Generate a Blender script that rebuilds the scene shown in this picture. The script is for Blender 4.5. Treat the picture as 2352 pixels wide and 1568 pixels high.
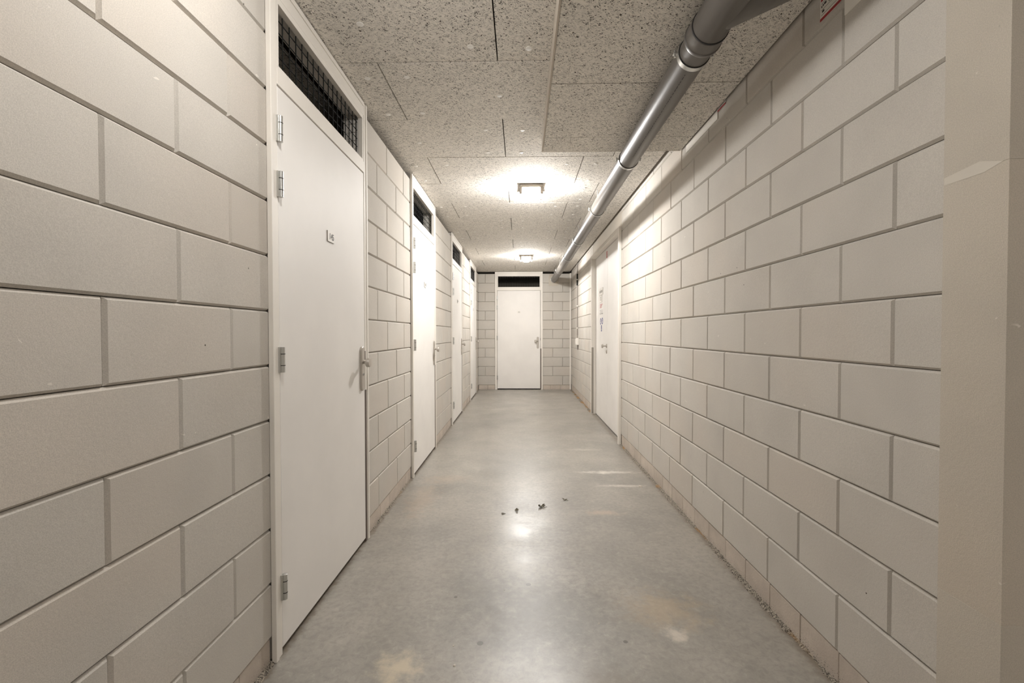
import bpy, math, random
from mathutils import Vector, Matrix

# ------------------------------------------------------------------ clear
for o in list(bpy.data.objects):
    bpy.data.objects.remove(o)
scene = bpy.context.scene
C = scene.collection
random.seed(7)

# ------------------------------------------------------------------ camera
F_PX, YAW, PITCH, ROLL, CAM_Z = 1043.16, 0.0193, -0.0177, -0.0014, 1.21
cd = bpy.data.cameras.new('camera')
cd.sensor_width = 36.0
cd.lens = F_PX / 2352.0 * 36.0
cd.clip_start = 0.02
cam = bpy.data.objects.new('camera', cd)
C.objects.link(cam)
r = Vector((math.cos(YAW), math.sin(YAW), 0))
h = Vector((-math.sin(YAW), math.cos(YAW), 0))
fw = math.cos(PITCH) * h + math.sin(PITCH) * Vector((0, 0, 1))
up = -math.sin(PITCH) * h + math.cos(PITCH) * Vector((0, 0, 1))
r2 = math.cos(ROLL) * r + math.sin(ROLL) * up
u2 = math.cos(ROLL) * up - math.sin(ROLL) * r
cam.matrix_world = Matrix(((r2.x, u2.x, -fw.x, 0), (r2.y, u2.y, -fw.y, 0), (r2.z, u2.z, -fw.z, CAM_Z), (0, 0, 0, 1)))
scene.camera = cam

# ------------------------------------------------------------------ world and exposure
world = bpy.data.worlds.new('world')
scene.world = world
world.use_nodes = True
world.node_tree.nodes['Background'].inputs[0].default_value = (0.02, 0.018, 0.016, 1)
world.node_tree.nodes['Background'].inputs[1].default_value = 0.2
scene.view_settings.view_transform = 'Standard'
scene.view_settings.look = 'None'
scene.view_settings.gamma = 1.0
scene.view_settings.exposure = 1.04
scene.view_settings.use_curve_mapping = False
LAMP_STRENGTH = 300.0
LAMP_COLOR = (1.0, 0.985, 0.968, 1)

# ------------------------------------------------------------------ main sizes (metres)
XL, XR, YE = -0.9165, 1.0883, 9.80          # left wall, right wall, end wall planes
ZC = 2.54                                   # ceiling underside
ZD = 2.44                                   # underside of the lower boards on the right
PL, PR, PE = 0.0934, 0.1109, 0.0947         # top of plinth course per wall
CH, CL = 0.2, 0.44                          # block course height and length

# ------------------------------------------------------------------ node helpers
def new_mat(name):
    m = bpy.data.materials.new(name)
    m.use_nodes = True
    nt = m.node_tree
    return m, nt, nt.nodes['Principled BSDF']

class G:
    """tiny node graph helper"""
    def __init__(self, nt):
        self.nt = nt
    def n(self, t, **kw):
        node = self.nt.nodes.new(t)
        for k, v in kw.items():
            setattr(node, k, v)
        return node
    def l(self, a, b):
        self.nt.links.new(a, b)
    def val(self, sock, v):
        if hasattr(v, 'is_linked') or hasattr(v, 'links'):
            self.l(v, sock)
        else:
            sock.default_value = v
    def math(self, op, a, b=None, clamp=False):
        m = self.n('ShaderNodeMath', operation=op, use_clamp=clamp)
        self.val(m.inputs[0], a)
        if b is not None:
            self.val(m.inputs[1], b)
        return m.outputs[0]
    def smooth(self, v, lo, hi, a=0.0, b=1.0):
        m = self.n('ShaderNodeMapRange', interpolation_type='SMOOTHSTEP')
        self.val(m.inputs[0], v)
        for i, x in enumerate((lo, hi, a, b)):
            self.val(m.inputs[1 + i], x)
        return m.outputs[0]
    def mix(self, f, a, b, blend='MIX'):
        m = self.n('ShaderNodeMix', data_type='RGBA', blend_type=blend)
        self.val(m.inputs[0], f)
        self.val(m.inputs[6], a)
        self.val(m.inputs[7], b)
        return m.outputs[2]
    def noise(self, vec, scale, detail=2.0, rough=0.5, dist=0.0, dim='3D'):
        m = self.n('ShaderNodeTexNoise', noise_dimensions=dim)
        if vec is not None:
            self.l(vec, m.inputs['Vector'])
        m.inputs['Scale'].default_value = scale
        m.inputs['Detail'].default_value = detail
        m.inputs['Roughness'].default_value = rough
        m.inputs['Distortion'].default_value = dist
        return m.outputs[0]
    def pos(self):
        return self.n('ShaderNodeNewGeometry').outputs['Position']
    def rnd(self):
        return self.n('ShaderNodeObjectInfo').outputs['Random']
    def vmath(self, op, a, b):
        m = self.n('ShaderNodeVectorMath', operation=op)
        self.val(m.inputs[0], a)
        self.val(m.inputs[1], b)
        return m.outputs[0]
    def comb(self, x, y, z):
        m = self.n('ShaderNodeCombineXYZ')
        for i, v in enumerate((x, y, z)):
            self.val(m.inputs[i], v)
        return m.outputs[0]
    def bump(self, hgt, strength, dist):
        m = self.n('ShaderNodeBump')
        m.inputs['Strength'].default_value = strength
        m.inputs['Distance'].default_value = dist
        self.l(hgt, m.inputs['Height'])
        return m.outputs[0]

def plain(name, col, rough=0.5, metal=0.0, spec=0.5, grain=0.0, gscale=200.0):
    m, nt, p = new_mat(name)
    g = G(nt)
    p.inputs['Roughness'].default_value = rough
    p.inputs['Metallic'].default_value = metal
    p.inputs['Specular IOR Level'].default_value = spec
    nz = g.noise(g.pos(), 3.0, 3.0)
    f = g.smooth(nz, 0.3, 0.7)
    c2 = tuple(c * 0.95 for c in col[:3]) + (1,)
    g.l(g.mix(f, tuple(col[:3]) + (1,), c2), p.inputs['Base Color'])
    if grain:
        g.l(g.bump(g.noise(g.pos(), gscale, 2.0), grain, 0.001), p.inputs['Normal'])
    return m

def block_material(name, base, var=0.06):
    """sand-lime block: fine sandy grain, small pocks, soft stains, each block its own tint"""
    m, nt, p = new_mat(name)
    g = G(nt)
    P = g.pos()
    rnd = g.rnd()
    off = g.vmath('ADD', P, g.comb(g.math('MULTIPLY', rnd, 37.0), g.math('MULTIPLY', rnd, 91.0), 0.0))
    big = g.noise(off, 2.3, 3.0, 0.6)
    fine = g.noise(P, 420.0, 2.0, 0.7)
    dark = tuple(c * 0.90 for c in base) + (1,)
    pink = (base[0] * 1.0, base[1] * 0.955, base[2] * 0.92, 1)
    c = g.mix(g.smooth(big, 0.35, 0.75), tuple(base) + (1,), dark)
    c = g.mix(g.smooth(g.noise(off, 1.1, 2.0), 0.45, 0.68, 0.0, 0.6), c, pink)
    c = g.mix(g.math('MULTIPLY', rnd, var * 2.2), c, tuple(x * 0.72 for x in base) + (1,))
    c = g.mix(g.smooth(fine, 0.30, 0.70, 0.32, 0.0), c, tuple(x * 0.45 for x in base) + (1,))
    # scattered pock marks and pale scuffs
    v = g.n('ShaderNodeTexVoronoi', feature='F1')
    g.l(off, v.inputs['Vector'])
    v.inputs['Scale'].default_value = 9.0
    pock = g.smooth(v.outputs['Distance'], 0.018, 0.03, 1.0, 0.0)
    pock = g.math('MULTIPLY', pock, g.smooth(g.noise(off, 5.0, 0.0), 0.5, 0.56))
    c = g.mix(pock, c, (0.07, 0.055, 0.045, 1))
    sc = g.noise(g.vmath('MULTIPLY', off, (1.0, 1.0, 2.2)), 26.0, 2.0, 0.55, 0.6)
    scm = g.math('MULTIPLY', g.smooth(sc, 0.735, 0.76), g.smooth(g.noise(off, 1.7, 0.0), 0.55, 0.62))
    c = g.mix(g.math('MULTIPLY', scm, 0.75), c, (0.78, 0.73, 0.66, 1))
    g.l(c, p.inputs['Base Color'])
    p.inputs['Roughness'].default_value = 0.9
    p.inputs['Specular IOR Level'].default_value = 0.2
    hh = g.math('SUBTRACT', g.math('ADD', g.math('MULTIPLY', fine, 0.6), g.noise(P, 90.0, 2.0)), g.math('MULTIPLY', pock, 2.0))
    g.l(g.bump(hh, 0.35, 0.0012), p.inputs['Normal'])
    return m

def woodwool_material(name, light, dark):
    """wood-wool cement board: layers of curling strands, shade of gaps and lower layers put into the colour"""
    m, nt, p = new_mat(name)
    g = G(nt)
    rnd = g.rnd()
    off = g.vmath('ADD', g.pos(), g.comb(g.math('MULTIPLY', rnd, 53.0), g.math('MULTIPLY', rnd, 29.0), 0.0))
    c = tuple(dark) + (1,)
    hgt = None
    lay_ = ((1.25, 112.0, 0.078, 0.58), (-0.5, 104.0, 0.078, 0.74), (0.35, 98.0, 0.080, 0.85), (2.1, 92.0, 0.076, 0.94), (0.9, 84.0, 0.065, 1.0))  # lower strand layers painted darker, as shade between the strands
    for i, (ang, sc, w, br) in enumerate(lay_):
        mp = g.n('ShaderNodeMapping')
        g.l(off, mp.inputs['Vector'])
        mp.inputs['Rotation'].default_value = (0, 0, ang)
        mp.inputs['Location'].default_value = (3.1 * i, 1.7 * i, 0)
        v = g.vmath('MULTIPLY', mp.outputs[0], (1.0, 0.36, 1.0))
        n = g.noise(v, sc, 1.0, 0.35, 0.5, '2D')
        a_ = g.math('ABSOLUTE', g.math('SUBTRACT', n, 0.5))
        msk = g.smooth(a_, w * 0.75, w * 1.1, 1.0, 0.0)
        edge = g.smooth(a_, 0.0, w, 1.0, 0.72)
        col = g.mix(edge, tuple(x * br * 0.55 for x in light) + (1,), tuple(x * br for x in light) + (1,))
        c = g.mix(msk, c, col)
        hv = g.math('MULTIPLY', msk, 0.3 + 0.7 * i / 4)
        hgt = hv if hgt is None else g.math('MAXIMUM', hgt, hv)
    tot = hgt
    g.l(c, p.inputs['Base Color'])
    p.inputs['Roughness'].default_value = 0.95
    p.inputs['Specular IOR Level'].default_value = 0.1
    g.l(g.bump(tot, 0.3, 0.002), p.inputs['Normal'])
    return m

def floor_material():
    """power-floated concrete: cloudy greys, worn gloss, a few old stains and scrapes"""
    m, nt, p = new_mat('polished_concrete')
    g = G(nt)
    P = g.pos()
    n1 = g.noise(P, 1.3, 5.0, 0.62, 0.4)
    n2 = g.noise(P, 7.0, 4.0, 0.6)
    n3 = g.noise(P, 260.0, 2.0, 0.6)
    n4 = g.noise(P, 38.0, 5.0, 0.7, 0.5)
    c = g.mix(g.smooth(n1, 0.30, 0.70), (0.270, 0.253, 0.224, 1), (0.375, 0.347, 0.302, 1))
    c = g.mix(g.smooth(n2, 0.35, 0.85, 0.0, 0.30), c, (0.215, 0.204, 0.182, 1))
    c = g.mix(g.smooth(n2, 0.50, 0.15, 0.0, 0.35), c, (0.44, 0.412, 0.365, 1))
    c = g.mix(g.smooth(n4, 0.44, 0.66, 0.0, 0.40), c, (0.19, 0.179, 0.158, 1))
    c = g.mix(g.smooth(n4, 0.45, 0.30, 0.0, 0.40), c, (0.45, 0.42, 0.372, 1))
    c = g.mix(g.smooth(n3, 0.58, 0.8, 0.0, 0.35), c, (0.20, 0.185, 0.16, 1))
    sep = g.n('ShaderNodeSeparateXYZ')
    g.l(P, sep.inputs[0])
    x, y = sep.outputs[0], sep.outputs[1]
    n16 = g.noise(P, 16.0, 4.0, 0.7)
    # old stains, plus painted dark areas between lamp reflections: centre x, y, half sizes, colour, amount
    for (cx, cy, rx, ry, col, amt) in (
            (0.62, 1.98, 0.22, 0.17, (0.46, 0.35, 0.22, 1), 0.45),
            (-0.45, 1.62, 0.10, 0.10, (0.58, 0.50, 0.37, 1), 0.85),
            (0.30, 1.55, 0.13, 0.10, (0.22, 0.18, 0.14, 1), 0.45),
            (-0.72, 3.30, 0.13, 0.45, (0.43, 0.32, 0.22, 1), 0.35),
            (-0.62, 3.75, 0.25, 0.12, (0.44, 0.34, 0.25, 1), 0.30),
            (0.55, 3.05, 0.16, 0.05, (0.55, 0.43, 0.32, 1), 0.45),
            (0.75, 3.95, 0.32, 0.05, (0.62, 0.58, 0.52, 1), 0.80),
            (0.80, 3.60, 0.22, 0.035, (0.60, 0.56, 0.50, 1), 0.70),
            (0.62, 4.72, 0.22, 0.05, (0.58, 0.54, 0.48, 1), 0.45),
            (-0.62, 1.38, 0.16, 0.12, (0.56, 0.51, 0.44, 1), 0.60),
            (0.10, 1.96, 0.42, 0.34, (0.150, 0.141, 0.126, 1), 0.55),  # no stain: dark zone between gloss reflections, painted into the colour
            (-0.20, 2.10, 0.22, 0.25, (0.175, 0.164, 0.145, 1), 0.40),  # side part of the same painted dark zone
            (0.62, 1.82, 0.05, 0.06, (0.62, 0.56, 0.48, 1), 0.8)):
        dx = g.math('DIVIDE', g.math('SUBTRACT', x, cx), rx)
        dy = g.math('DIVIDE', g.math('SUBTRACT', y, cy), ry)
        d = g.math('SQRT', g.math('ADD', g.math('MULTIPLY', dx, dx), g.math('MULTIPLY', dy, dy)))
        d = g.math('ADD', d, g.math('MULTIPLY', g.math('SUBTRACT', n16, 0.5), 2.2))
        c = g.mix(g.smooth(d, 0.10, 1.15, amt, 0.0), c, col)
    # dark drip spots
    for (cx, cy, rr) in ((0.036, 2.17, 0.014), (-0.16, 1.751, 0.014), (-0.30, 2.06, 0.009), (0.41, 1.77, 0.010)):
        dx = g.math('SUBTRACT', x, cx)
        dy = g.math('SUBTRACT', y, cy)
        d = g.math('SQRT', g.math('ADD', g.math('MULTIPLY', dx, dx), g.math('MULTIPLY', dy, dy)))
        c = g.mix(g.smooth(d, rr * 0.8, rr, 0.75, 0.0), c, (0.09, 0.08, 0.07, 1))
    # grime creeping out from the foot of both walls
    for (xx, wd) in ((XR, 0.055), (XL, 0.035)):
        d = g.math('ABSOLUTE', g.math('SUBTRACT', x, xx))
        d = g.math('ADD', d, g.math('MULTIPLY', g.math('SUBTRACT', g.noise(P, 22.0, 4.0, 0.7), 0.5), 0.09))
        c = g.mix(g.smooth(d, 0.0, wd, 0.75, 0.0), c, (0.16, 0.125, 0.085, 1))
    g.l(c, p.inputs['Base Color'])
    ro = g.smooth(g.noise(P, 3.0, 5.0, 0.65), 0.25, 0.75, 0.28, 0.40)
    g.l(g.math('ADD', ro, g.smooth(n3, 0.5, 0.8, 0.0, 0.12)), p.inputs['Roughness'])
    p.inputs['Specular IOR Level'].default_value = 0.8
    hh = g.math('ADD', g.math('MULTIPLY', n3, 0.12), g.noise(P, 14.0, 2.0))
    g.l(g.bump(hh, 0.12, 0.002), p.inputs['Normal'])
    return m

def plinth_material():
    m, nt, p = new_mat('plinth_concrete')
    g = G(nt)
    P = g.pos()
    sep = g.n('ShaderNodeSeparateXYZ')
    g.l(P, sep.inputs[0])
    c = g.mix(g.smooth(g.noise(P, 6.0, 4.0, 0.6), 0.3, 0.7), (0.60, 0.525, 0.45, 1), (0.48, 0.415, 0.355, 1))
    c = g.mix(g.math('MULTIPLY', g.rnd(), 0.3), c, (0.42, 0.36, 0.30, 1))
    speck = g.noise(P, 240.0, 2.0, 0.7)
    up_ = g.smooth(sep.outputs[2], 0.0, 0.085, 0.60, 0.76)
    c = g.mix(g.smooth(g.math('SUBTRACT', speck, up_), -0.02, 0.02), c, (0.05, 0.045, 0.035, 1))
    g.l(c, p.inputs['Base Color'])
    p.inputs['Roughness'].default_value = 0.95
    g.l(g.bump(g.noise(P, 120.0, 3.0), 0.5, 0.002), p.inputs['Normal'])
    return m

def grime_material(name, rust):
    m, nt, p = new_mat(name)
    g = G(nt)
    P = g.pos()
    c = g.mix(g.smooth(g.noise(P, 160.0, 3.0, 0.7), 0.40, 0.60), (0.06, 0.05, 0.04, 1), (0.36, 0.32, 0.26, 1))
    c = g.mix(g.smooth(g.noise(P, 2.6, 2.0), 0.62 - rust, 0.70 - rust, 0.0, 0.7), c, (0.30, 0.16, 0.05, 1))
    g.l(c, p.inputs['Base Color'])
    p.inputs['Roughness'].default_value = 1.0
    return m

def emit_material(name, col, strength):
    m = bpy.data.materials.new(name)
    m.use_nodes = True
    nt = m.node_tree
    nt.nodes.clear()
    e = nt.nodes.new('ShaderNodeEmission')
    e.inputs[0].default_value = col
    e.inputs[1].default_value = strength
    o = nt.nodes.new('ShaderNodeOutputMaterial')
    nt.links.new(e.outputs[0], o.inputs[0])
    return m

def pipe_material():
    m, nt, p = new_mat('grey_pvc')
    g = G(nt)
    P = g.pos()
    n = g.noise(g.vmath('MULTIPLY', P, (1.0, 0.12, 1.0)), 18.0, 4.0, 0.6)
    g.l(g.mix(g.smooth(n, 0.3, 0.7), (0.120, 0.108, 0.096, 1), (0.150, 0.137, 0.122, 1)), p.inputs['Base Color'])
    g.l(g.smooth(n, 0.3, 0.75, 0.34, 0.44), p.inputs['Roughness'])
    return m

M = {}
M['block'] = block_material('sand_lime_block', (0.625, 0.585, 0.528))
M['element'] = block_material('smooth_wall_element', (0.605, 0.548, 0.465), 0.03)
M['mortar'] = plain('joint_backing', (0.30, 0.26, 0.215), 0.95)
M['plinth'] = plinth_material()
M['floor'] = floor_material()
M['wool'] = woodwool_material('wood_wool_board', (0.875, 0.83, 0.76), (0.085, 0.072, 0.06))
M['void'] = plain('dark_void', (0.018, 0.015, 0.012), 1.0, spec=0.0)
M['paint'] = plain('white_door_paint', (0.82, 0.788, 0.748), 0.58, spec=0.35, grain=0.05, gscale=300)
M['frame'] = plain('cream_frame_paint', (0.80, 0.755, 0.690), 0.55, spec=0.4, grain=0.04, gscale=250)
M['edge'] = plain('board_edge', (0.56, 0.50, 0.42), 0.9)
M['strip'] = plain('brown_seal_strip', (0.13, 0.10, 0.08), 0.7)
M['steelstrip'] = plain('grey_steel_strip', (0.33, 0.30, 0.26), 0.5)
M['black'] = plain('black_lacquer', (0.008, 0.008, 0.007), 0.7, spec=0.2)
M['chrome'] = plain('zinc_steel', (0.62, 0.62, 0.60), 0.30, 0.9)
M['satin'] = plain('satin_aluminium', (0.52, 0.48, 0.43), 0.42, 0.6)
M['plate'] = plain('white_acrylic', (0.80, 0.76, 0.70), 0.3)
M['plate_edge'] = plain('grey_acrylic_edge', (0.24, 0.21, 0.18), 0.5)
M['ink'] = plain('black_ink', (0.012, 0.010, 0.009), 0.6)
M['greyink'] = plain('grey_ink', (0.16, 0.14, 0.12), 0.6)
M['red'] = plain('red_ink', (0.36, 0.015, 0.02), 0.5)
M['pinkred'] = plain('faded_red_ink', (0.50, 0.10, 0.10), 0.5)
M['blue'] = plain('blue_ink', (0.03, 0.04, 0.22), 0.5)
M['white'] = plain('white_filler', (0.86, 0.82, 0.75), 0.9)
M['pipe'] = pipe_material()
M['rubber'] = plain('black_rubber', (0.015, 0.013, 0.012), 0.7)
M['lampbase'] = plain('beige_lamp_housing', (0.20, 0.17, 0.135), 0.5)
M['glow'] = emit_material('lit_opal_glass', LAMP_COLOR, LAMP_STRENGTH)
M['glow_weak'] = emit_material('weak_lit_opal_glass', LAMP_COLOR, LAMP_STRENGTH * 0.28)  # same glass, emission lowered for the lamp above the viewpoint
M['glow_faint'] = emit_material('dim_lit_opal_glass', LAMP_COLOR, LAMP_STRENGTH * 0.42)
M['conduit'] = plain('grey_conduit', (0.30, 0.27, 0.24), 0.5)
M['store'] = plain('unlit_storage_plaster', (0.14, 0.12, 0.095), 0.9)  # colour darkened to stand for an unlit interior
M['leaf'] = plain('dry_grey_leaf', (0.27, 0.25, 0.20), 0.9, grain=0.4, gscale=400)
M['crumb'] = plain('pale_crumb', (0.70, 0.65, 0.58), 0.9)
M['grime'] = grime_material('wall_foot_grime', 0.03)
M['rust'] = grime_material('rusty_wall_foot_grime', 0.16)

# ------------------------------------------------------------------ mesh helpers
class MB:
    def __init__(self):
        self.v, self.f, self.mi, self.sm = [], [], [], []
    def add(self, vs, fs, mi=0, smooth=False):
        b = len(self.v)
        self.v += [tuple(x) for x in vs]
        for f in fs:
            self.f.append([b + i for i in f])
            self.mi.append(mi)
            self.sm.append(smooth)
    def box(self, a, b, mi=0):
        x0, x1 = sorted((a[0], b[0])); y0, y1 = sorted((a[1], b[1])); z0, z1 = sorted((a[2], b[2]))
        self.add([(x0, y0, z0), (x1, y0, z0), (x1, y1, z0), (x0, y1, z0), (x0, y0, z1), (x1, y0, z1), (x1, y1, z1), (x0, y1, z1)],
                 [(0, 3, 2, 1), (4, 5, 6, 7), (0, 1, 5, 4), (1, 2, 6, 5), (2, 3, 7, 6), (3, 0, 4, 7)], mi)
        return self
    def bbox(self, a, b, c=0.002, mi=0):
        """box with chamfered edges"""
        lo = [min(a[i], b[i]) for i in range(3)]; hi = [max(a[i], b[i]) for i in range(3)]
        vs, idx = [], {}
        for sx in (0, 1):
            for sy in (0, 1):
                for sz in (0, 1):
                    s = (sx, sy, sz)
                    for ax in range(3):
                        p = []
                        for i in range(3):
                            e = hi[i] if s[i] else lo[i]
                            p.append(e if i == ax else (e - c if s[i] else e + c))
                        idx[(s, ax)] = len(vs); vs.append(tuple(p))
        fs = []
        for ax in range(3):
            o1, o2 = [i for i in range(3) if i != ax]
            for sd in (0, 1):
                q = []
                for (p1, p2) in ((0, 0), (1, 0), (1, 1), (0, 1)):
                    s = [0, 0, 0]; s[ax] = sd; s[o1] = p1; s[o2] = p2
                    q.append(idx[(tuple(s), ax)])
                fs.append(q)
            for p1 in (0, 1):
                for p2 in (0, 1):
                    q = []
                    for sd, first in ((0, o1), (0, o2), (1, o2), (1, o1)):
                        s = [0, 0, 0]; s[ax] = sd; s[o1] = p1; s[o2] = p2
                        q.append(idx[(tuple(s), first)])
                    fs.append(q)
        for s in [(x, y, z) for x in (0, 1) for y in (0, 1) for z in (0, 1)]:
            fs.append([idx[(s, 0)], idx[(s, 1)], idx[(s, 2)]])
        self.add(vs, fs, mi)
        return self
    def tube(self, p0, p1, r0, r1=None, n=24, caps=True, mi=0):
        p0, p1 = Vector(p0), Vector(p1)
        r1 = r0 if r1 is None else r1
        d = (p1 - p0).normalized()
        a = d.orthogonal().normalized(); b = d.cross(a)
        vs = []
        for p, rr in ((p0, r0), (p1, r1)):
            for i in range(n):
                t = 2 * math.pi * i / n
                vs.append(p + rr * (math.cos(t) * a + math.sin(t) * b))
        self.add(vs, [(i, (i + 1) % n, n + (i + 1) % n, n + i) for i in range(n)], mi, True)
        if caps:
            self.add(vs[:n], [tuple(reversed(range(n)))], mi)
            self.add(vs[n:], [tuple(range(n))], mi)
        return self
    def lathe(self, origin, axis, prof, n=24, mi=0):
        """prof: list of (distance along axis, radius)"""
        o, d = Vector(origin), Vector(axis).normalized()
        a = d.orthogonal().normalized(); b = d.cross(a)
        runs, cur = [], [prof[0]]
        for j in range(1, len(prof)):
            cur.append(prof[j])
            if j < len(prof) - 1:
                v1 = Vector((prof[j][0] - prof[j - 1][0], prof[j][1] - prof[j - 1][1]))
                v2 = Vector((prof[j + 1][0] - prof[j][0], prof[j + 1][1] - prof[j][1]))
                if v1.length > 1e-7 and v2.length > 1e-7 and v1.angle(v2) > 0.7:   # keep sharp edges sharp
                    runs.append(cur); cur = [prof[j]]
        runs.append(cur)
        for run in runs:
            vs, fs = [], []
            for (t, rr) in run:
                for i in range(n):
                    k = 2 * math.pi * i / n
                    vs.append(o + d * t + max(rr, 1e-5) * (math.cos(k) * a + math.sin(k) * b))
            for j in range(len(run) - 1):
                for i in range(n):
                    fs.append((j * n + i, j * n + (i + 1) % n, (j + 1) * n + (i + 1) % n, (j + 1) * n + i))
            self.add(vs, fs, mi, True)
        return self
    def mesh(self, name, mats):
        me = bpy.data.meshes.new(name)
        me.from_pydata(self.v, [], self.f)
        for m in (mats if isinstance(mats, (list, tuple)) else [mats]):
            me.materials.append(m)
        me.polygons.foreach_set('material_index', self.mi)
        me.polygons.foreach_set('use_smooth', self.sm)
        me.update()
        import bmesh
        bm = bmesh.new(); bm.from_mesh(me)
        bmesh.ops.recalc_face_normals(bm, faces=bm.faces)
        bm.to_mesh(me); bm.free()
        return me
    def build(self, name, mats, parent=None):
        return link(name, self.mesh(name, mats), parent)

def link(name, data, parent=None, loc=(0, 0, 0), rot=(0, 0, 0)):
    o = bpy.data.objects.new(name, data)
    C.objects.link(o)
    o.location = loc
    o.rotation_euler = rot
    if parent is not None:
        o.parent = parent
    return o

def empty(name, loc=(0, 0, 0), rz=0.0):
    o = link(name, None, None, loc, (0, 0, rz))
    o.empty_display_size = 0.1
    return o

def tag(o, label=None, cat=None, group=None, kind=None):
    if label: o['label'] = label
    if cat: o['category'] = cat
    if group: o['group'] = group
    if kind: o['kind'] = kind
    return o

def text(name, body, size, parent, loc, mat, sx=1.0):
    cu = bpy.data.curves.new(name, 'FONT')
    cu.body = body
    cu.size = size
    cu.align_x = 'CENTER'
    cu.align_y = 'CENTER'
    cu.extrude = 0.0004
    cu.materials.append(mat)
    o = link(name, cu, parent, loc, (math.pi / 2, 0, 0))
    o.scale = (sx, 1, 1)
    return o

# ------------------------------------------------------------------ floor
m = MB(); m.box((-2.6, -1.9, -0.12), (2.6, 11.2, 0.0))
floor = tag(m.build('floor', M['floor']), 'grey power-floated concrete floor with stains and soft lamp reflections', kind='structure')

# ------------------------------------------------------------------ block walls
# local frame of a wall: X along the wall, -Y out of the wall, Z up
_block_cache = {}
def block_mesh(w, hgt, cl, cr, ct, cb, depth=0.05):
    key = (round(w, 4), round(hgt, 4), cl, cr, ct, cb)
    if key in _block_cache:
        return _block_cache[key]
    c, cd_ = 0.0066, 0.0085
    x0, x1, z0, z1 = -w / 2, w / 2, -hgt / 2, hgt / 2
    fx0, fx1 = x0 + (c if cl else 0.0004), x1 - (c if cr else 0.0004)
    fz0, fz1 = z0 + (c if cb else 0.0004), z1 - (c if ct else 0.0004)
    b = MB()
    b.add([(fx0, 0, fz0), (fx1, 0, fz0), (fx1, 0, fz1), (fx0, 0, fz1),
           (x0, cd_, z0), (x1, cd_, z0), (x1, cd_, z1), (x0, cd_, z1),
           (x0, depth, z0), (x1, depth, z0), (x1, depth, z1), (x0, depth, z1)],
          [(0, 1, 2, 3), (0, 4, 5, 1), (1, 5, 6, 2), (2, 6, 7, 3), (3, 7, 4, 0),
           (4, 8, 9, 5), (5, 9, 10, 6), (6, 10, 11, 7), (7, 11, 8, 4), (8, 11, 10, 9)])
    me = b.mesh('block', M['block'])
    _block_cache[key] = me
    return me

GAP = 0.0010
LIP = 0.004
def lay(parent, s0, s1, z0, rows, joint_even, joint_odd, zmax=None, jit=0.0009, first=True, last=True):
    """courses of blocks between s0 and s1 of the parent's local X"""
    for row in range(rows):
        off = joint_even if row % 2 == 0 else joint_odd
        k = math.floor((s0 - off) / CL) - 1
        cuts = [s0]
        while off + k * CL < s1 - 0.03:
            s = off + k * CL
            if s > s0 + 0.03:
                cuts.append(s)
            k += 1
        cuts.append(s1)
        za, zb = z0 + row * CH, z0 + (row + 1) * CH
        if zmax: zb = min(zb, zmax)
        for a, b in zip(cuts[:-1], cuts[1:]):
            w = b - a - 2 * GAP
            me = block_mesh(w, zb - za - 2 * GAP, a > s0, b < s1, zb - za > 0.15, True)
            link('block', me, parent, ((a + b) / 2, random.uniform(-jit, jit), (za + zb) / 2))

def plinth(parent, s0, s1, zt, phase, pitch=0.2155, back=0.004):
    k = math.floor((s0 - phase) / pitch)
    cuts = [s0]
    while phase + k * pitch < s1 - 0.02:
        s = phase + k * pitch
        if s > s0 + 0.02: cuts.append(s)
        k += 1
    cuts.append(s1)
    for a, b in zip(cuts[:-1], cuts[1:]):
        key = ('p', round(b - a, 4), round(zt, 4))
        if key not in _block_cache:
            bb = MB(); w = (b - a) / 2 - 0.0012
            bb.bbox((-w, 0, -0.02), (w, 0.05, zt - 0.0012), 0.0025)
            _block_cache[key] = bb.mesh('plinth_brick', M['plinth'])
        link('plinth_brick', _block_cache[key], parent, ((a + b) / 2, back + random.uniform(-0.001, 0.001), 0))

DW = 1.03                                     # outer width of a storage door frame
DOOR_Y = [1.630, 3.762, 5.960, 8.135]         # near edge of the four frames on the left
# left wall: origin on its plane, local X = world +y, out of the wall = world +x
def wall_root(name, loc, rz, boxes, label):
    m = MB()
    for a, b in boxes: m.box(a, b)
    o = m.build(name, M['mortar'])
    o.location = loc; o.rotation_euler = (0, 0, rz)
    return tag(o, label, kind='structure')

secs = [(-0.337, DOOR_Y[0])] + [(DOOR_Y[i] + DW, DOOR_Y[i + 1]) for i in range(3)] + [(DOOR_Y[3] + DW, YE)]
bx = [((s0 if i else -1.9, 0.05, 0), (s1, 0.10, 2.49)) for i, (s0, s1) in enumerate(secs)]
wl = wall_root('wall_left', (XL, 0, 0), math.pi / 2, bx, 'left wall of pale sand-lime blocks with four storage doors')
phase = [(0.763, 0.983), (2.895, 3.112), (5.08, 5.30), (7.25, 7.47), (9.2, 9.42)]
for (s0, s1), (pe, po) in zip(secs, phase):
    lay(wl, s0 - (LIP if s0 > 0 else 0), s1 + (LIP if s1 < YE else 0), PL, 12, pe, po)
    plinth(wl, s0, s1, PL, s0 + 0.06)

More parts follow.
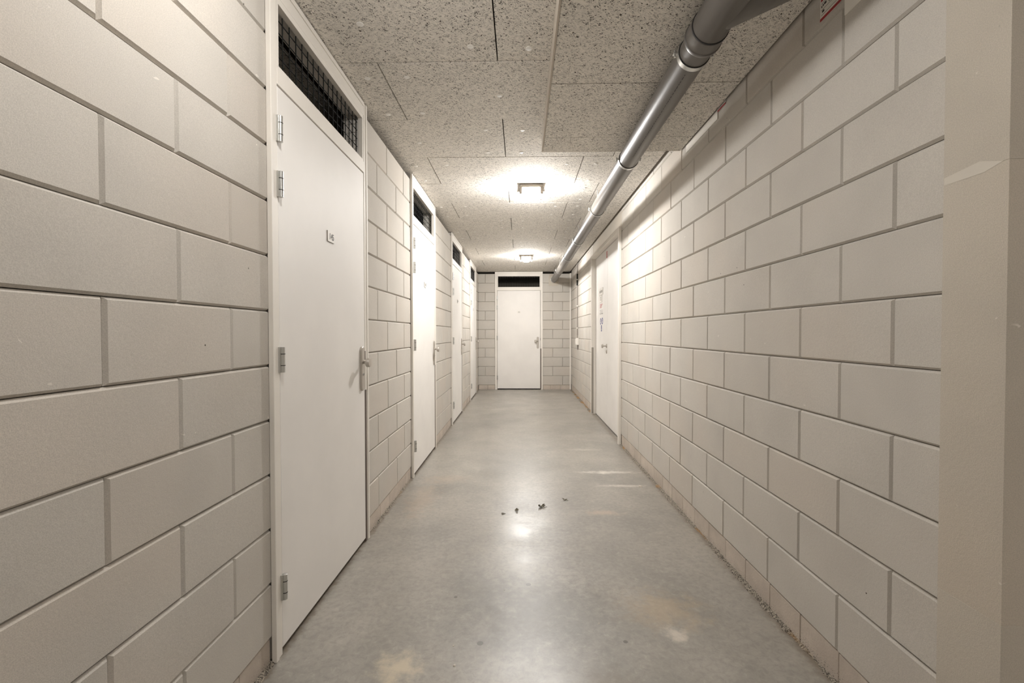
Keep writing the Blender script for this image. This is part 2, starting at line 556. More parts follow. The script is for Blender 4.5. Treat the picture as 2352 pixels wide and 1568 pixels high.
# right wall: local X = world -y, origin at the end wall
RD0, RD1 = 4.93, 6.885                         # double door frame
PY0, PY1 = 0.955, 1.100                        # free end of the cross wall
XP = 1.000                                     # its face
bx = [((0, 0.05, 0), (YE - RD1, 0.12, 2.62)), ((YE - RD0, 0.05, 0), (YE - PY1 + 0.0, 0.12, 2.62)), ((YE - RD1, 0.06, 2.36), (YE - RD0, 0.12, 2.62))]
wr = wall_root('wall_right', (XR, YE, 0), -math.pi / 2, bx, 'right wall of pale sand-lime blocks crossed by the pipe shadow')
def yr(y): return YE - y
lay(wr, 0.0, yr(RD1) + LIP, PR, 13, yr(1.57) % CL, yr(1.79) % CL, 2.62)
lay(wr, yr(RD0) - LIP, yr(PY1), PR, 13, yr(1.57) % CL, yr(1.79) % CL, 2.62)
plinth(wr, 0.03, yr(RD1), PR, 0.06)
plinth(wr, yr(RD0), yr(PY1), PR, yr(2.426) % 0.2155)
b = MB(); b.bbox((yr(RD1), 0.002, 2.352), (yr(RD0 - 0.09), 0.06, 2.62), 0.003)
b.build('lintel_panel', M['element'], wr)

# end wall: local X = world +x
EX0 = -0.556
ED1 = EX0 + 1.033
bx = [((XL, 0.05, 0), (EX0, 0.10, 2.49)), ((ED1, 0.05, 0), (XR, 0.10, 2.49))]
we = wall_root('wall_end', (0, YE, 0), 0.0, bx, 'end wall of pale blocks around the last storage door')
lay(we, XL, EX0 + LIP, PE, 12, -0.767 - 0.22, -0.767)
lay(we, ED1 - LIP, XR - 0.03, PE, 12, 0.905, 0.688)
plinth(we, XL + 0.004, EX0, PE, XL + 0.20)
plinth(we, ED1, XR - 0.03, PE, ED1 + 0.16)
b = MB(); b.bbox((0.60, -0.005, 2.235), (0.815, 0.01, 2.44), 0.002)
b.build('mortar_patch', M['element'], we)
b = MB(); b.bbox((0.618, -0.004, 2.437), (0.695, 0.01, 2.478), 0.002)
b.build('filler_piece', M['plinth'], we)
b = MB(); b.bbox((XR - 0.034, YE - 0.022, 0), (XR - 0.004, YE + 0.02, 2.50), 0.003)
tag(b.build('trim_1', M['frame']), 'narrow cream corner strip between end wall and right wall', kind='structure')

# free end of the cross wall at the right edge: tall smooth elements
b = MB(); b.box((XP + 0.04, PY0 + 0.03, 0), (2.35, PY1 - 0.005, ZC - 0.005))
wc = tag(b.build('wall_corner', M['mortar']), 'smooth plastered free end of the cross wall at the right edge', kind='structure')
for z0, z1 in ((0, 0.60), (0.60, 1.566), (1.566, 2.52)):
    b = MB(); b.bbox((XP, PY0, z0 + 0.0001), (2.35, PY1, z1 - 0.0001), 0.0004)
    b.build('wall_element', M['element'], wc)

M['smear'] = plain('pale_smear', (0.64, 0.59, 0.51), 0.9)
b = MB(); b.add([(XP - 0.0004, PY0 + 0.012, 1.566), (XP - 0.0004, PY0 + 0.06, 1.583), (XP - 0.0004, PY1 - 0.002, 1.574), (XP - 0.0004, PY1 - 0.002, 1.557), (XP - 0.0004, PY0 + 0.05, 1.556)], [(0, 1, 2, 3, 4)])
b.build('filler_smear', M['smear'], wc)
# rest of the space behind the viewpoint
b = MB(); b.box((-2.4, -1.9, 0), (2.5, -1.8, ZC))
tag(b.build('wall_back', M['block']), 'plain block wall behind the viewpoint', kind='structure')
b = MB(); b.box((2.35, -1.8, 0), (2.45, PY1, ZC))
tag(b.build('wall_side', M['block']), 'plain block side wall of the space at the near end', kind='structure')
b = MB(); b.box((XL - 0.10, -1.8, 0), (XL - 0.001, -0.337, 2.49))
b.build('block_return', M['block'], None)
bpy.data.objects['block_return'].name = 'wall_near'
tag(bpy.data.objects['wall_near'], 'plain near stretch of the left block wall', kind='structure')

b = MB(); b.box((XL - 0.125, -1.8, 2.47), (XL - 0.10, YE + 0.1, ZC + 0.03)); b.box((XL - 0.10, YE + 0.10, 2.47), (XR + 0.1, YE + 0.125, ZC + 0.03))  # added strip closing the wall-top gap, keeps light out of the storage rooms
tag(b.build('gap_light_stop', M['void']), 'added dark strip blocking light behind the top edge of the block walls', kind='structure')
# dark storage rooms behind the doors
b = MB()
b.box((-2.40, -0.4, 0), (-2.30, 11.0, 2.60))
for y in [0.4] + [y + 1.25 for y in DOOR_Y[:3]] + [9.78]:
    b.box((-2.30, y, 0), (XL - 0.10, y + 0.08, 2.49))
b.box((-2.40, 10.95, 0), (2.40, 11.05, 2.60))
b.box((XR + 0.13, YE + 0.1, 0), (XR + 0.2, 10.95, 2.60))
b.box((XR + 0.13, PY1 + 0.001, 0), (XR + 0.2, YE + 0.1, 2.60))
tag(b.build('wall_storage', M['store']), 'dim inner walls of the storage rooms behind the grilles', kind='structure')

# ------------------------------------------------------------------ ceiling of wood-wool boards
b = MB(); b.box((-2.5, -1.9, ZC + 0.036), (2.5, 11.1, ZC + 0.10))
ce = tag(b.build('ceiling', M['void']), 'ceiling of pale wood-wool boards with dark seams', kind='structure')
ROW0, ROWP = 2.243, 0.6035
def board(x0, x1, y0, y1, z0, th=0.035, gx=0.0030, gy=0.0020):
    bb = MB(); bb.box((x0 + gx, y0 + gy, z0), (x1 - gx, y1 - gy, z0 + th))
    return bb.build('ceiling_board', M['wool'], ce)
XE = 1.066
for k in range(-7, 15):
    y0, y1 = ROW0 + k * ROWP, ROW0 + (k + 1) * ROWP
    seams = [-2.4, -1.29, -0.112, 0.695, XE] if k % 2 else [-2.4, -1.885, -0.705, 0.476, XE]
    for a, c in zip(seams[:-1], seams[1:]):
        dz = random.uniform(0, 0.0015)
        if y0 < 3.0 and a > 0.10:
            if y1 > 3.2:
                board(a, c, 3.113, y1, ZC + dz)
            continue
        board(a, c, y0, y1, ZC + dz)
    if y1 < PY0 + 0.35:
        board(XE, 2.34, y0, y1, ZC)
# lower boards along the right wall
ys = [3.105, 2.885, 2.268, 1.665, 1.0615, 0.458, -0.1455, -0.75, -1.35, -1.8]
for y1, y0 in zip(ys[:-1], ys[1:]):
    board(0.152, 1.078 if y1 > 1.2 else 0.99, y0, y1, ZD + random.uniform(0, 0.002), 0.035, 0.001, 0.0018)
b = MB(); b.box((0.153, -1.8, ZD + 0.036), (1.076, 3.10, ZC + 0.035))
b.build('batten_packing', M['void'], ce)
b = MB(); b.box((0.143, -1.8, ZD - 0.001), (0.152, 3.105, ZC - 0.001))
b.build('edge_strip', M['edge'], ce)
b = MB(); b.box((0.143, 3.1052, ZD + 0.001), (1.078, 3.112, ZC - 0.001))
b.build('edge_strip', M['edge'], ce)

# pale round screw caps
bb = MB(); bb.lathe((0, 0, 0.0032), (0, 0, -1), [(0, 0.0155), (0.0035, 0.0150), (0.0042, 0.012), (0.0045, 0.0)], 16)
M['cap'] = plain('white_cap', (0.93, 0.905, 0.86), 0.6)
cap_me = bb.mesh('screw_cap', M['cap'])
caps = [(-0.69, 1.965), (-0.233, 2.128), (0.038, 2.148), (-0.80, 2.38), (-0.59, 2.372), (-0.119, 2.566), (-0.805, 2.772), (-0.591, 2.757),
        (-0.229, 2.99), (0.012, 3.0), (-0.706, 3.182), (0.005, 3.367), (-0.239, 3.358), (-0.584, 3.607), (-0.833, 3.623), (0.364, 3.598),
        (0.591, 3.60), (-0.086, 3.76), (-0.831, 3.967), (-0.577, 3.967), (0.589, 3.985), (0.913, 3.974)]
for k in range(3, 12):
    y0 = ROW0 + k * ROWP
    seams = (-0.112, 0.695) if k % 2 else (-0.705, 0.476)
    for s in seams:
        for e in (-0.115, 0.12):
            for yy in (0.13, 0.49):
                x = s + e + random.uniform(-0.02, 0.02)
                if x < 0.95 and not (k in (3, 9) and -0.08 < x < 0.3):
                    caps.append((x, y0 + yy + random.uniform(-0.03, 0.03)))
for (x, y) in caps:
    link('screw_cap', cap_me, ce, (x, y, ZC))

# ------------------------------------------------------------------ storage doors
def hinge_meshes():
    a = MB()
    a.lathe((0, 0, -0.0475), (0, 0, 1), [(0, 0.0), (0, 0.0095), (0.0245, 0.0095), (0.0245, 0.0082), (0.0275, 0.0082), (0.0275, 0.0095),
                                          (0.0675, 0.0095), (0.0675, 0.0082), (0.0705, 0.0082), (0.0705, 0.0095), (0.094, 0.0095), (0.095, 0.008), (0.095, 0.0)], 20)
    a.box((-0.0125, 0.002, -0.0475), (0.0, 0.012, 0.0475))
    rg = MB(); rg.tube((0, 0, -0.0012), (0, 0, 0.0012), 0.0099, n=20)
    return a.mesh('hinge', M['chrome']), rg.mesh('ring', M['rubber'])
HINGE, RING = hinge_meshes()
def escutcheon_mesh():
    e = MB()
    w, t, hz = 0.024, 0.0125, 0.125
    prof = []
    for i in range(13):
        a = math.pi * i / 12
        prof.append((w * math.cos(a), hz - w + w * math.sin(a)))
    for i in range(13):
        a = math.pi + math.pi * i / 12
        prof.append((w * math.cos(a), -hz + w + w * math.sin(a)))
    n = len(prof); k = 0.86
    vs = [(x, 0, z) for x, z in prof] + [(x, -t + 0.003, z) for x, z in prof] + [(x * k, -t, (z - math.copysign(hz - w, z)) * k + math.copysign(hz - w, z)) for x, z in prof]
    fs = [(i, (i + 1) % n, n + (i + 1) % n, n + i) for i in range(n)] + [(n + i, n + (i + 1) % n, 2 * n + (i + 1) % n, 2 * n + i) for i in range(n)]
    fs.append(tuple(2 * n + i for i in range(n)))
    e.add(vs, fs)
    return e.mesh('lock_plate', M['satin'])
ESC = escutcheon_mesh()
kb = MB()
kb.tube((0, -0.012, 0), (-0.006, -0.036, 0), 0.0095, n=20)
kb.tube((-0.006, -0.034, 0), (-0.048, -0.056, 0), 0.009, n=20)
kb.lathe((-0.048, -0.046, 0), (-0.05, -1, 0), [(0, 0.0), (0, 0.021), (0.003, 0.0255), (0.018, 0.0255), (0.022, 0.023), (0.0225, 0.0)], 28)
KNOB = kb.mesh('knob', M['satin'])
cyl = MB(); cyl.tube((0, -0.0155, 0), (0, -0.010, 0), 0.0085, n=20)
CYL = cyl.mesh('lock_cylinder', M['chrome'])
slot = MB(); slot.box((-0.0018, -0.0162, -0.006), (0.0018, -0.0150, 0.005))
SLOT = slot.mesh('key_slot', M['black'])

def wire_mesh(vertical, L, rr):
    w = MB()
    w.tube((0, 0, 0), (0, 0, L) if vertical else (L, 0, 0), rr, n=6)
    return w.mesh('wire', M['black'])
Z_LEAF, Z_G0, Z_G1, Z_FR = 2.130, 2.196, 2.462, 2.535
PROUD = 0.020
ST = 0.052
def bead_mesh():
    bm_ = MB(); iw = 0.024
    x0, x1, y0, y1 = ST, DW - ST, -PROUD + 0.006, 0.01
    bm_.box((x0, y0, Z_G0), (x1, y1, Z_G0 + iw * 0.5))
    bm_.box((x0, y0, Z_G1 - iw), (x1, y1, Z_G1))
    bm_.box((x0, y0, Z_G0 + iw * 0.5), (x0 + iw * 0.6, y1, Z_G1 - iw))
    bm_.box((x1 - iw * 0.6, y0, Z_G0 + iw * 0.5), (x1, y1, Z_G1 - iw))
    return bm_.mesh('glazing_bead', M['frame'])

def stile(x0, x1, z0, z1, lip_left):
    s = MB()
    lip = 0.020
    if lip_left:
        s.bbox((x0, -PROUD, z0), (x0 + lip, -0.0010, z1), 0.0015)
        s.bbox((x0 + lip, -PROUD + 0.0045, z0), (x1, 0.10, z1), 0.0012)
    else:
        s.bbox((x1 - lip, -PROUD, z0), (x1, -0.0010, z1), 0.0015)
        s.bbox((x0, -PROUD + 0.0045, z0), (x1 - lip, 0.10, z1), 0.0012)
    return s.mesh('frame_stile', M['frame'])

STL, STR = stile(0, ST - 0.003, 0, Z_FR, True), stile(DW - ST + 0.003, DW, 0, Z_FR, False)
hd = MB()
hd.bbox((ST - 0.003, -PROUD, Z_FR - 0.022), (DW - ST + 0.003, 0.10, Z_FR), 0.0015)
hd.bbox((ST - 0.003, -PROUD + 0.0045, Z_G1), (DW - ST + 0.003, 0.10, Z_FR - 0.022), 0.0012)
HEAD = hd.mesh('frame_head', M['frame'])
tr = MB(); tr.bbox((ST - 0.003, -PROUD + 0.003, Z_LEAF + 0.004), (DW - ST + 0.003, 0.08, Z_G0), 0.0015)
TRANS = tr.mesh('transom_rail', M['frame'])
lf = MB(); lf.bbox((ST + 0.0015, -0.014, 0.022), (DW - ST - 0.003, 0.03, Z_LEAF), 0.002)
LEAF = lf.mesh('door_leaf', M['paint'])
ss = MB(); ss.box((DW - ST - 0.0025, -0.0165, 0.004), (DW - ST + 0.020, -0.002, 0.885))
SEAL = ss.mesh('seal_strip', M['strip'])
sk = MB(); sk.box((DW - ST - 0.0022, -0.0168, 1.06), (DW - ST + 0.006, -0.002, 1.11))
STRIKE = sk.mesh('strike_plate', M['strip'])
BEAD = bead_mesh()
NV, NH = 17, 5
VW = wire_mesh(True, Z_G1 - Z_G0 - 0.036, 0.0024)
HW = wire_mesh(False, DW - 2 * ST - 0.028, 0.0024)
pl = MB()
pl.box((-0.037, -0.0045, -0.025), (0.037, -0.0040, 0.025), 0)
pl.box((-0.037, -0.0040, -0.025), (0.037, 0.0, 0.025), 1)
PLATE = pl.mesh('number_plate', [M['plate'], M['plate_edge']])

def storage_door(idx, loc, rz, number, label):
    d = tag(empty('door_%d' % idx, loc, rz), label, kind='structure')
    link('frame_stile', STL, d); link('frame_stile', STR, d)
    link('frame_head', HEAD, d); link('transom_rail', TRANS, d)
    link('glazing_bead', BEAD, d)
    lo = link('door_leaf', LEAF, d)
    link('seal_strip', SEAL, d); link('strike_plate', STRIKE, d)
    gr = link('grille', None, d, (0, 0.012, 0))
    gx0, gx1 = ST + 0.014, DW - ST - 0.014
    for i in range(NV):
        link('wire', VW, gr, (gx0 + (gx1 - gx0) * (i + 0.5) / NV, 0, Z_G0 + 0.012))
    for i in range(NH):
        link('wire', HW, gr, (gx0, 0.0048, Z_G0 + 0.012 + (Z_G1 - Z_G0 - 0.036) * (i + 0.5) / NH))
    for z in (1.969, 1.765, 1.113, 0.257):
        hg = link('hinge', HINGE, d, (ST - 0.001, -0.0255, z))
        for dz in (-0.0215, 0.0215):
            link('ring', RING, hg, (0, 0, dz))
    es = link('lock_plate', ESC, d, (0.921, -0.014, 1.012))
    link('knob', KNOB, es, (0, 0, 0.038))
    link('lock_cylinder', CYL, es, (0, 0, -0.03)); link('key_slot', SLOT, es, (0, 0, -0.03))
    np_ = link('number_plate', PLATE, d, (0.515, -0.0141, 1.668))
    if number:
        text('number', number, 0.042, np_, (0.004, -0.0050, -0.001), M['ink'], 0.82)
    return d

storage_door(1, (XL, DOOR_Y[0], 0), math.pi / 2, '145', 'nearest white storage door, number 145, with black wire grille above')
storage_door(2, (XL, DOOR_Y[1], 0), math.pi / 2, '147', 'second white storage door on the left wall with wire grille above')
storage_door(3, (XL, DOOR_Y[2], 0), math.pi / 2, '149', 'third white storage door on the left wall with wire grille above')
storage_door(4, (XL, DOOR_Y[3], 0), math.pi / 2, None, 'fourth white storage door on the left wall, next to the end corner')
storage_door(5, (EX0, YE, 0), 0.0, '151', 'white storage door 151 facing down the corridor in the end wall')

# ------------------------------------------------------------------ double door on the right
d6 = tag(empty('door_6', (XR, RD1, 0), -math.pi / 2), 'white double door on the right wall with notices on one leaf', kind='structure')
W6 = RD1 - RD0
FP, FD = 0.030, 0.035
for x0, x1 in ((0, 0.05), (W6 - 0.05, W6)):
    b = MB(); b.bbox((x0, -FP, 0), (x1, -0.001, 2.357), 0.002)
    b.bbox((x0 + (0.018 if x0 == 0 else 0), -0.0015, 0), (x1 - (0 if x0 == 0 else 0.018), 0.10, 2.357), 0.002); b.build('frame_stile', M['frame'], d6)
b = MB(); b.bbox((0.05, -FP, 2.318), (W6 - 0.05, 0.10, 2.357), 0.002); b.build('frame_head', M['frame'], d6)
xm = W6 / 2
leaves = []
for x0, x1 in ((0.053, xm - 0.004), (xm + 0.004, W6 - 0.053)):
    b = MB(); b.bbox((x0, FD, 0.012), (x1, FD + 0.05, 2.314), 0.002); leaves.append(b.build('door_leaf', M['paint'], d6))
b = MB(); b.box((xm - 0.0042, FD + 0.008, 0.012), (xm + 0.0042, FD + 0.05, 2.314)); b.build('meeting_seal', M['steelstrip'], d6)
b = MB(); b.box((0.050, FD + 0.004, 0.0), (0.0535, FD + 0.05, 2.318)); b.build('seal_strip', M['strip'], d6)
b = MB(); b.box((0.053, FD + 0.004, 2.3135), (W6 - 0.053, FD + 0.05, 2.319)); b.build('seal_strip', M['strip'], d6)
for x0, x1 in ((0.0485, 0.052), (W6 - 0.052, W6 - 0.0485)):
    b = MB(); b.box((x0, -FP + 0.003, 0.01), (x1, -FP + 0.034, 1.00)); b.build('guard_strip', M['steelstrip'], d6)
xk = xm - 0.045
b = MB(); b.lathe((xk, FD, 1.045), (0, -1, 0), [(0, 0.027), (0.007, 0.027), (0.009, 0.024), (0.009, 0)], 28); rose = b.build('rose', M['satin'], d6)
b = MB(); b.tube((xk, FD - 0.008, 1.045), (xk, FD - 0.050, 1.045), 0.009, n=20)
b.lathe((xk, FD - 0.048, 1.045), (0, -1, 0), [(0, 0), (0, 0.022), (0.003, 0.026), (0.018, 0.026), (0.021, 0.023), (0.0215, 0)], 28)
b.build('knob', M['satin'], d6)
b = MB(); b.lathe((xk, FD, 0.972), (0, -1, 0), [(0, 0.026), (0.006, 0.026), (0.008, 0.023), (0.008, 0)], 28); b.build('key_rose', M['satin'], d6)
b = MB(); b.box((xk - 0.004, FD - 0.009, 0.962), (xk + 0.004, FD - 0.0075, 0.982)); b.build('key_slot', M['black'], d6)
# notices: the print is too small to read in the picture, only its marks are kept
def L(y): return RD1 - y
b = MB()
b.box((L(6.515), FD - 0.004, 1.742), (L(6.223), FD - 0.0035, 1.838), 0); b.box((L(6.515), FD - 0.0035, 1.742), (L(6.223), FD, 1.838), 1)
n1 = b.build('notice_plate', [M['plate'], M['plate_edge']], d6)
b = MB()
for i in range(8):
    x = L(6.49) + i * 0.031
    b.box((x, FD - 0.0045, 1.774), (x + 0.006, FD - 0.004, 1.806)); b.box((x + 0.012, FD - 0.0045, 1.774), (x + 0.018, FD - 0.004, 1.806))
    b.box((x, FD - 0.0045, 1.774 + 0.026 * (i % 2)), (x + 0.018, FD - 0.004, 1.780 + 0.026 * (i % 2)))
b.build('print', M['greyink'], n1)
b = MB()
b.box((L(6.50), FD - 0.004, 1.640), (L(6.294), FD - 0.0035, 1.738), 0); b.box((L(6.50), FD - 0.0035, 1.640), (L(6.294), FD, 1.738), 1)
n2 = b.build('notice_plate', [M['plate'], M['plate_edge']], d6)
b = MB()
for z in (1.672, 1.690, 1.708):
    b.box((L(6.42), FD - 0.0045, z), (L(6.35) - 0.012 * (z > 1.68), FD - 0.004, z + 0.007))
b.build('print', M['greyink'], n2)
b = MB(); b.box((L(6.51), FD - 0.0008, 1.21), (L(6.19), FD, 1.628)); n3 = b.build('notice_sheet', M['paint'], d6)
b = MB()
for j, z in enumerate((1.606, 1.586, 1.566)):
    for i in range(6 - j):
        x = L(6.47) + i * 0.036
        b.box((x, FD - 0.0013, z), (x + 0.026, FD - 0.0008, z + 0.012))
b.build('red_print', M['pinkred'], n3)
b = MB()
b.box((L(6.476), FD - 0.0013, 1.526), (L(6.22), FD - 0.0008, 1.530)); b.box((L(6.45), FD - 0.0013, 1.506), (L(6.24), FD - 0.0008, 1.511))
for i in range(7):
    if i != 2:
        x = L(6.47) + i * 0.034
        b.box((x, FD - 0.0013, 1.474), (x + 0.008, FD - 0.0008, 1.494)); b.box((x + 0.016, FD - 0.0013, 1.474), (x + 0.023, FD - 0.0008, 1.494))
b.build('print', M['greyink'], n3)
for (y, z) in ((6.404, 1.377), (6.277, 1.380), (6.342, 1.280)):
    b = MB(); b.tube((L(y), FD - 0.0008, z), (L(y), FD - 0.0014, z), 0.047, n=28); s_ = b.build('round_sign', M['blue'], n3)
    b = MB()
    b.tube((L(y), FD - 0.0014, z + 0.016), (L(y), FD - 0.0018, z + 0.016), 0.012, n=16)
    b.box((L(y) - 0.016, FD - 0.0018, z - 0.026), (L(y) + 0.016, FD - 0.0014, z + 0.002))
    b.build('pictogram', M['plate'], n3)
b = MB()
for i in range(5):
    b.box((xm - 0.085, FD - 0.0012, 2.190 + i * 0.018), (xm - 0.010 - 0.006 * (i % 2), FD, 2.203 + i * 0.018))
b.build('red_sticker', M['pinkred'], d6)

# ------------------------------------------------------------------ ceiling lamps
def lamp(y, label, glow, x=0.095):
    t = tag(empty('ceiling_lamp', (x, y, ZC)), label, 'lamp', 'square ceiling lamps of the corridor')
    b = MB(); b.bbox((-0.105, -0.105, -0.030), (0.105, 0.105, 0.0), 0.005)
    hs = b.build('housing', M['lampbase'], t)
    for sx in (-1, 1):
        for sy in (-1, 1):
            c = MB(); c.bbox((sx * 0.105, sy * 0.105, -0.085), (sx * 0.080, sy * 0.080, -0.028), 0.003); c.build('corner_lug', M['lampbase'], hs)
    b = MB(); b.lathe((0, 0, -0.029), (0, 0, -1), [(0, 0.072), (0.030, 0.076), (0.050, 0.069), (0.066, 0.052), (0.076, 0.026), (0.079, 0.0)], 32)
    b.build('glass_dome', M[glow], t)
    return t
lamp(4.165, 'lit square ceiling lamp nearest the viewer, left of the drain pipe', 'glow')
lamp(7.815, 'lit square ceiling lamp farther away, in front of the end door', 'glow')
lamp(1.05, 'lit square ceiling lamp above the viewpoint, outside the picture', 'glow_weak', -0.33)
lamp(-1.2, 'lit square ceiling lamp in the side space behind the viewpoint, outside the picture', 'glow_faint', 1.65)

# ------------------------------------------------------------------ drain pipe
PX, PZ, PRAD = 0.713, 2.360, 0.0625
dp = tag(empty('drain_pipe', (PX, YE, PZ)), 'thick grey plastic drain pipe hung under the ceiling along the right', 'pipe')
def yl(y): return y - YE
b = MB(); b.tube((0, yl(1.70), 0), (0, 0.03, 0), PRAD, n=48); b.build('pipe_run', M['pipe'], dp)
b = MB(); b.tube((0, yl(-1.78), 0), (0, yl(1.30), 0), PRAD, n=48); b.build('pipe_run', M['pipe'], dp)
b = MB()
b.lathe((0, yl(1.815), 0), (0, -1, 0), [(0, PRAD), (0.0, 0.0715), (0.006, 0.0735), (0.014, 0.0735), (0.016, 0.0700), (0.070, 0.0700), (0.076, 0.0690), (0.078, 0.0675), (0.62, 0.0675), (0.62, PRAD)], 48)
tee = b.build('tee_fitting', M['pipe'], dp)
s2 = math.sqrt(0.5)
b = MB()
b.lathe((0, yl(1.66), 0), (s2, -s2, 0), [(0, 0.0), (0.0, 0.0655), (0.235, 0.0655), (0.235, 0.0720), (0.31, 0.0720), (0.31, 0.0625), (0.50, 0.0625)], 40)
b.build('branch', M['pipe'], tee)
b = MB(); b.lathe((0, yl(1.738), 0), (0, -1, 0), [(0, 0.0685), (0.0, 0.0712), (0.005, 0.0712), (0.006, 0.0685)], 48); b.build('rubber_ring', M['rubber'], tee)
b = MB()
yy = 1.95
while yy < 2.85:
    w = random.uniform(0.006, 0.022)
    a0 = math.radians(-108)
    for da in (0.0, 0.028):
        a = a0 + da
        p = Vector((math.cos(a), 0, math.sin(a))) * (PRAD + 0.0003)
        q = Vector((math.cos(a + 0.02), 0, math.sin(a + 0.02))) * (PRAD + 0.0003)
        b.add([(p.x, yl(yy), p.z), (q.x, yl(yy), q.z), (q.x, yl(yy + w), q.z), (p.x, yl(yy + w), p.z)], [(0, 1, 2, 3)])
    yy += w + random.uniform(0.004, 0.012)
b.build('printed_line', M['ink'], dp)
def clamp(y):
    R0, R1, hw = PRAD + 0.0005, PRAD + 0.0045, 0.012
    b = MB(); b.lathe((0, yl(y) - hw, 0), (0, 1, 0), [(0, R0), (0, R1), (2 * hw, R1), (2 * hw, R0)], 40)
    c = b.build('clamp', M['chrome'], dp)
    b = MB(); b.lathe((0, yl(y) - hw - 0.0025, 0), (0, 1, 0), [(0, R0 - 0.0004), (0, R0 + 0.0025), (2 * hw + 0.005, R0 + 0.0025), (2 * hw + 0.005, R0 - 0.0004)], 40)
    b.build('rubber_lining', M['rubber'], c)
    for sx in (-1, 1):
        b = MB()
        b.bbox((sx * (R1 - 0.002), yl(y) - 0.009, -0.004), (sx * (R1 + 0.016), yl(y) + 0.009, 0.004), 0.001)
        b.tube((sx * (R1 + 0.010), yl(y), -0.014), (sx * (R1 + 0.010), yl(y), 0.014), 0.0045, n=10)
        b.build('screw_lug', M['chrome'], c)
    zt = (ZD if y < 3.09 else ZC) - PZ
    b = MB(); b.tube((0, yl(y), R1 - 0.002), (0, yl(y), zt), 0.004, n=10); b.tube((0, yl(y), R1 - 0.002), (0, yl(y), R1 + 0.012), 0.008, n=6)
    b.build('threaded_rod', M['chrome'], c)
for y in (1.905, 3.04, 4.25, 5.63, 6.85, 8.33, 9.72):
    clamp(y)

# ------------------------------------------------------------------ labels and white filler at the top of the right wall
def on_right(name, y0, y1, z0, z1, th, mat, parent=None, out=0.0):
    b = MB(); b.box((XR - out - th, y0, z0), (XR - out, y1, z1))
    return b.build(name, mat, parent)
fp = tag(on_right('filler_strip', 2.545, 3.02, 2.390, 2.437, 0.003, M['white'], None, 0.0012), 'pale filler smeared along the wall top under the lowered boards', 'filler')
fp2 = tag(on_right('filler_patch', 1.46, 1.560, 2.272, 2.437, 0.003, M['white'], None, 0.0012), 'pale filler patch beside the red and white tag', 'filler')
def fire_label(y0, y1, z0, z1, label):
    t = tag(on_right('wall_tag', y0, y1, z0, z1, 0.002, M['plate'], None, 0.0012), label, 'label')
    def mark(n, a, b_, c, d_, mat):
        w, hh = y1 - y0, z1 - z0
        # a..b across from the far (left in view) edge, c..d up
        o = on_right(n, y1 - b_ * w, y1 - a * w, z0 + c * hh, z0 + d_ * hh, 0.0006, mat, None, 0.0032)
        o.parent = t
    mark('red_band', 0.0, 1.0, 0.0, 0.10, M['red'])
    mark('red_box', 0.04, 0.16, 0.66, 0.90, M['red'])
    mark('red_box', 0.20, 0.27, 0.68, 0.84, M['red'])
    mark('red_box', 0.30, 0.62, 0.72, 0.92, M['red'])
    for i, (a, b_, c) in enumerate(((0.06, 0.10, 0.44), (0.13, 0.17, 0.46), (0.20, 0.30, 0.47), (0.36, 0.47, 0.54), (0.10, 0.20, 0.26), (0.42, 0.46, 0.42))):
        mark('scribble', a, b_, c, c + 0.07, M['ink'])
    for c in (0.36, 0.58, 0.18):
        mark('rule', 0.05, 0.95, c, c + 0.012, M['greyink'])
    return t
fire_label(1.576, 1.686, 2.333, 2.437, 'white tag with red bands and handwriting high on the near right wall')
fire_label(2.447, 2.553, 2.424, 2.520, 'white tag with red edge mostly hidden above the lowered boards')

# ------------------------------------------------------------------ conduit and switch box by the end corner
ct = tag(empty('conduit', (XR, 8.67, 0)), 'thin grey conduit running down the right wall near the end corner', 'conduit')
b = MB(); b.tube((-0.014, 0, 1.125), (-0.014, 0, ZC), 0.009, n=14); b.build('tube', M['conduit'], ct)
b = MB(); b.tube((-0.014, 0, 2.12), (-0.014, 0, 2.34), 0.0135, n=14); b.build('sleeve', M['black'], ct)
b = MB(); b.tube((-0.014, 0, 1.175), (-0.014, 0, 1.27), 0.0125, n=14); b.build('sleeve', M['conduit'], ct)
for z in (1.30, 1.72, 2.22):
    b = MB(); b.bbox((-0.027, -0.016, z), (0.0, 0.016, z + 0.02), 0.002); b.build('clip', M['plate'], ct)
b = MB(); b.tube((-0.014, 0, -0.155), (-0.014, 0, -0.065), 0.009, n=14)
tailb = b
sb = tag(empty('switch_box', (XR, 8.62, 1.055)), 'pale surface-mounted switch box under the conduit', 'box')
b = MB(); b.bbox((-0.045, -0.075, -0.065), (0.0, 0.075, 0.065), 0.006); b.build('case', M['plate'], sb)
b = MB(); b.bbox((-0.052, -0.055, -0.045), (-0.044, 0.055, 0.045), 0.003); b.build('rocker', M['frame'], sb)
tailb.build('tail_tube', M['conduit'], sb)

# ------------------------------------------------------------------ grime along the foot of the walls
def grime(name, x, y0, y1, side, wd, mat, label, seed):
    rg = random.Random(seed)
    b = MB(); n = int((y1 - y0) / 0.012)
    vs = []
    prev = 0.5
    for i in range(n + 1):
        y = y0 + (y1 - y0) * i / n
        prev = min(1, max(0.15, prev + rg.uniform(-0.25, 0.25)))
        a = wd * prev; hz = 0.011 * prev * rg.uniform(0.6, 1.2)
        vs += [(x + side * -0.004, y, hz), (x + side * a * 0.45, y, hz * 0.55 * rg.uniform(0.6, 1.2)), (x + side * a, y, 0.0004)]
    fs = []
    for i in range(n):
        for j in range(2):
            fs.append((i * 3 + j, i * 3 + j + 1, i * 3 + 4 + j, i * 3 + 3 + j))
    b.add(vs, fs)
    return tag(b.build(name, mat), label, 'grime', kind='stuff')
grime('grime', XR, PY1, RD0, -1, 0.026, M['grime'], 'speckled dark grime along the foot of the near right wall', 1)
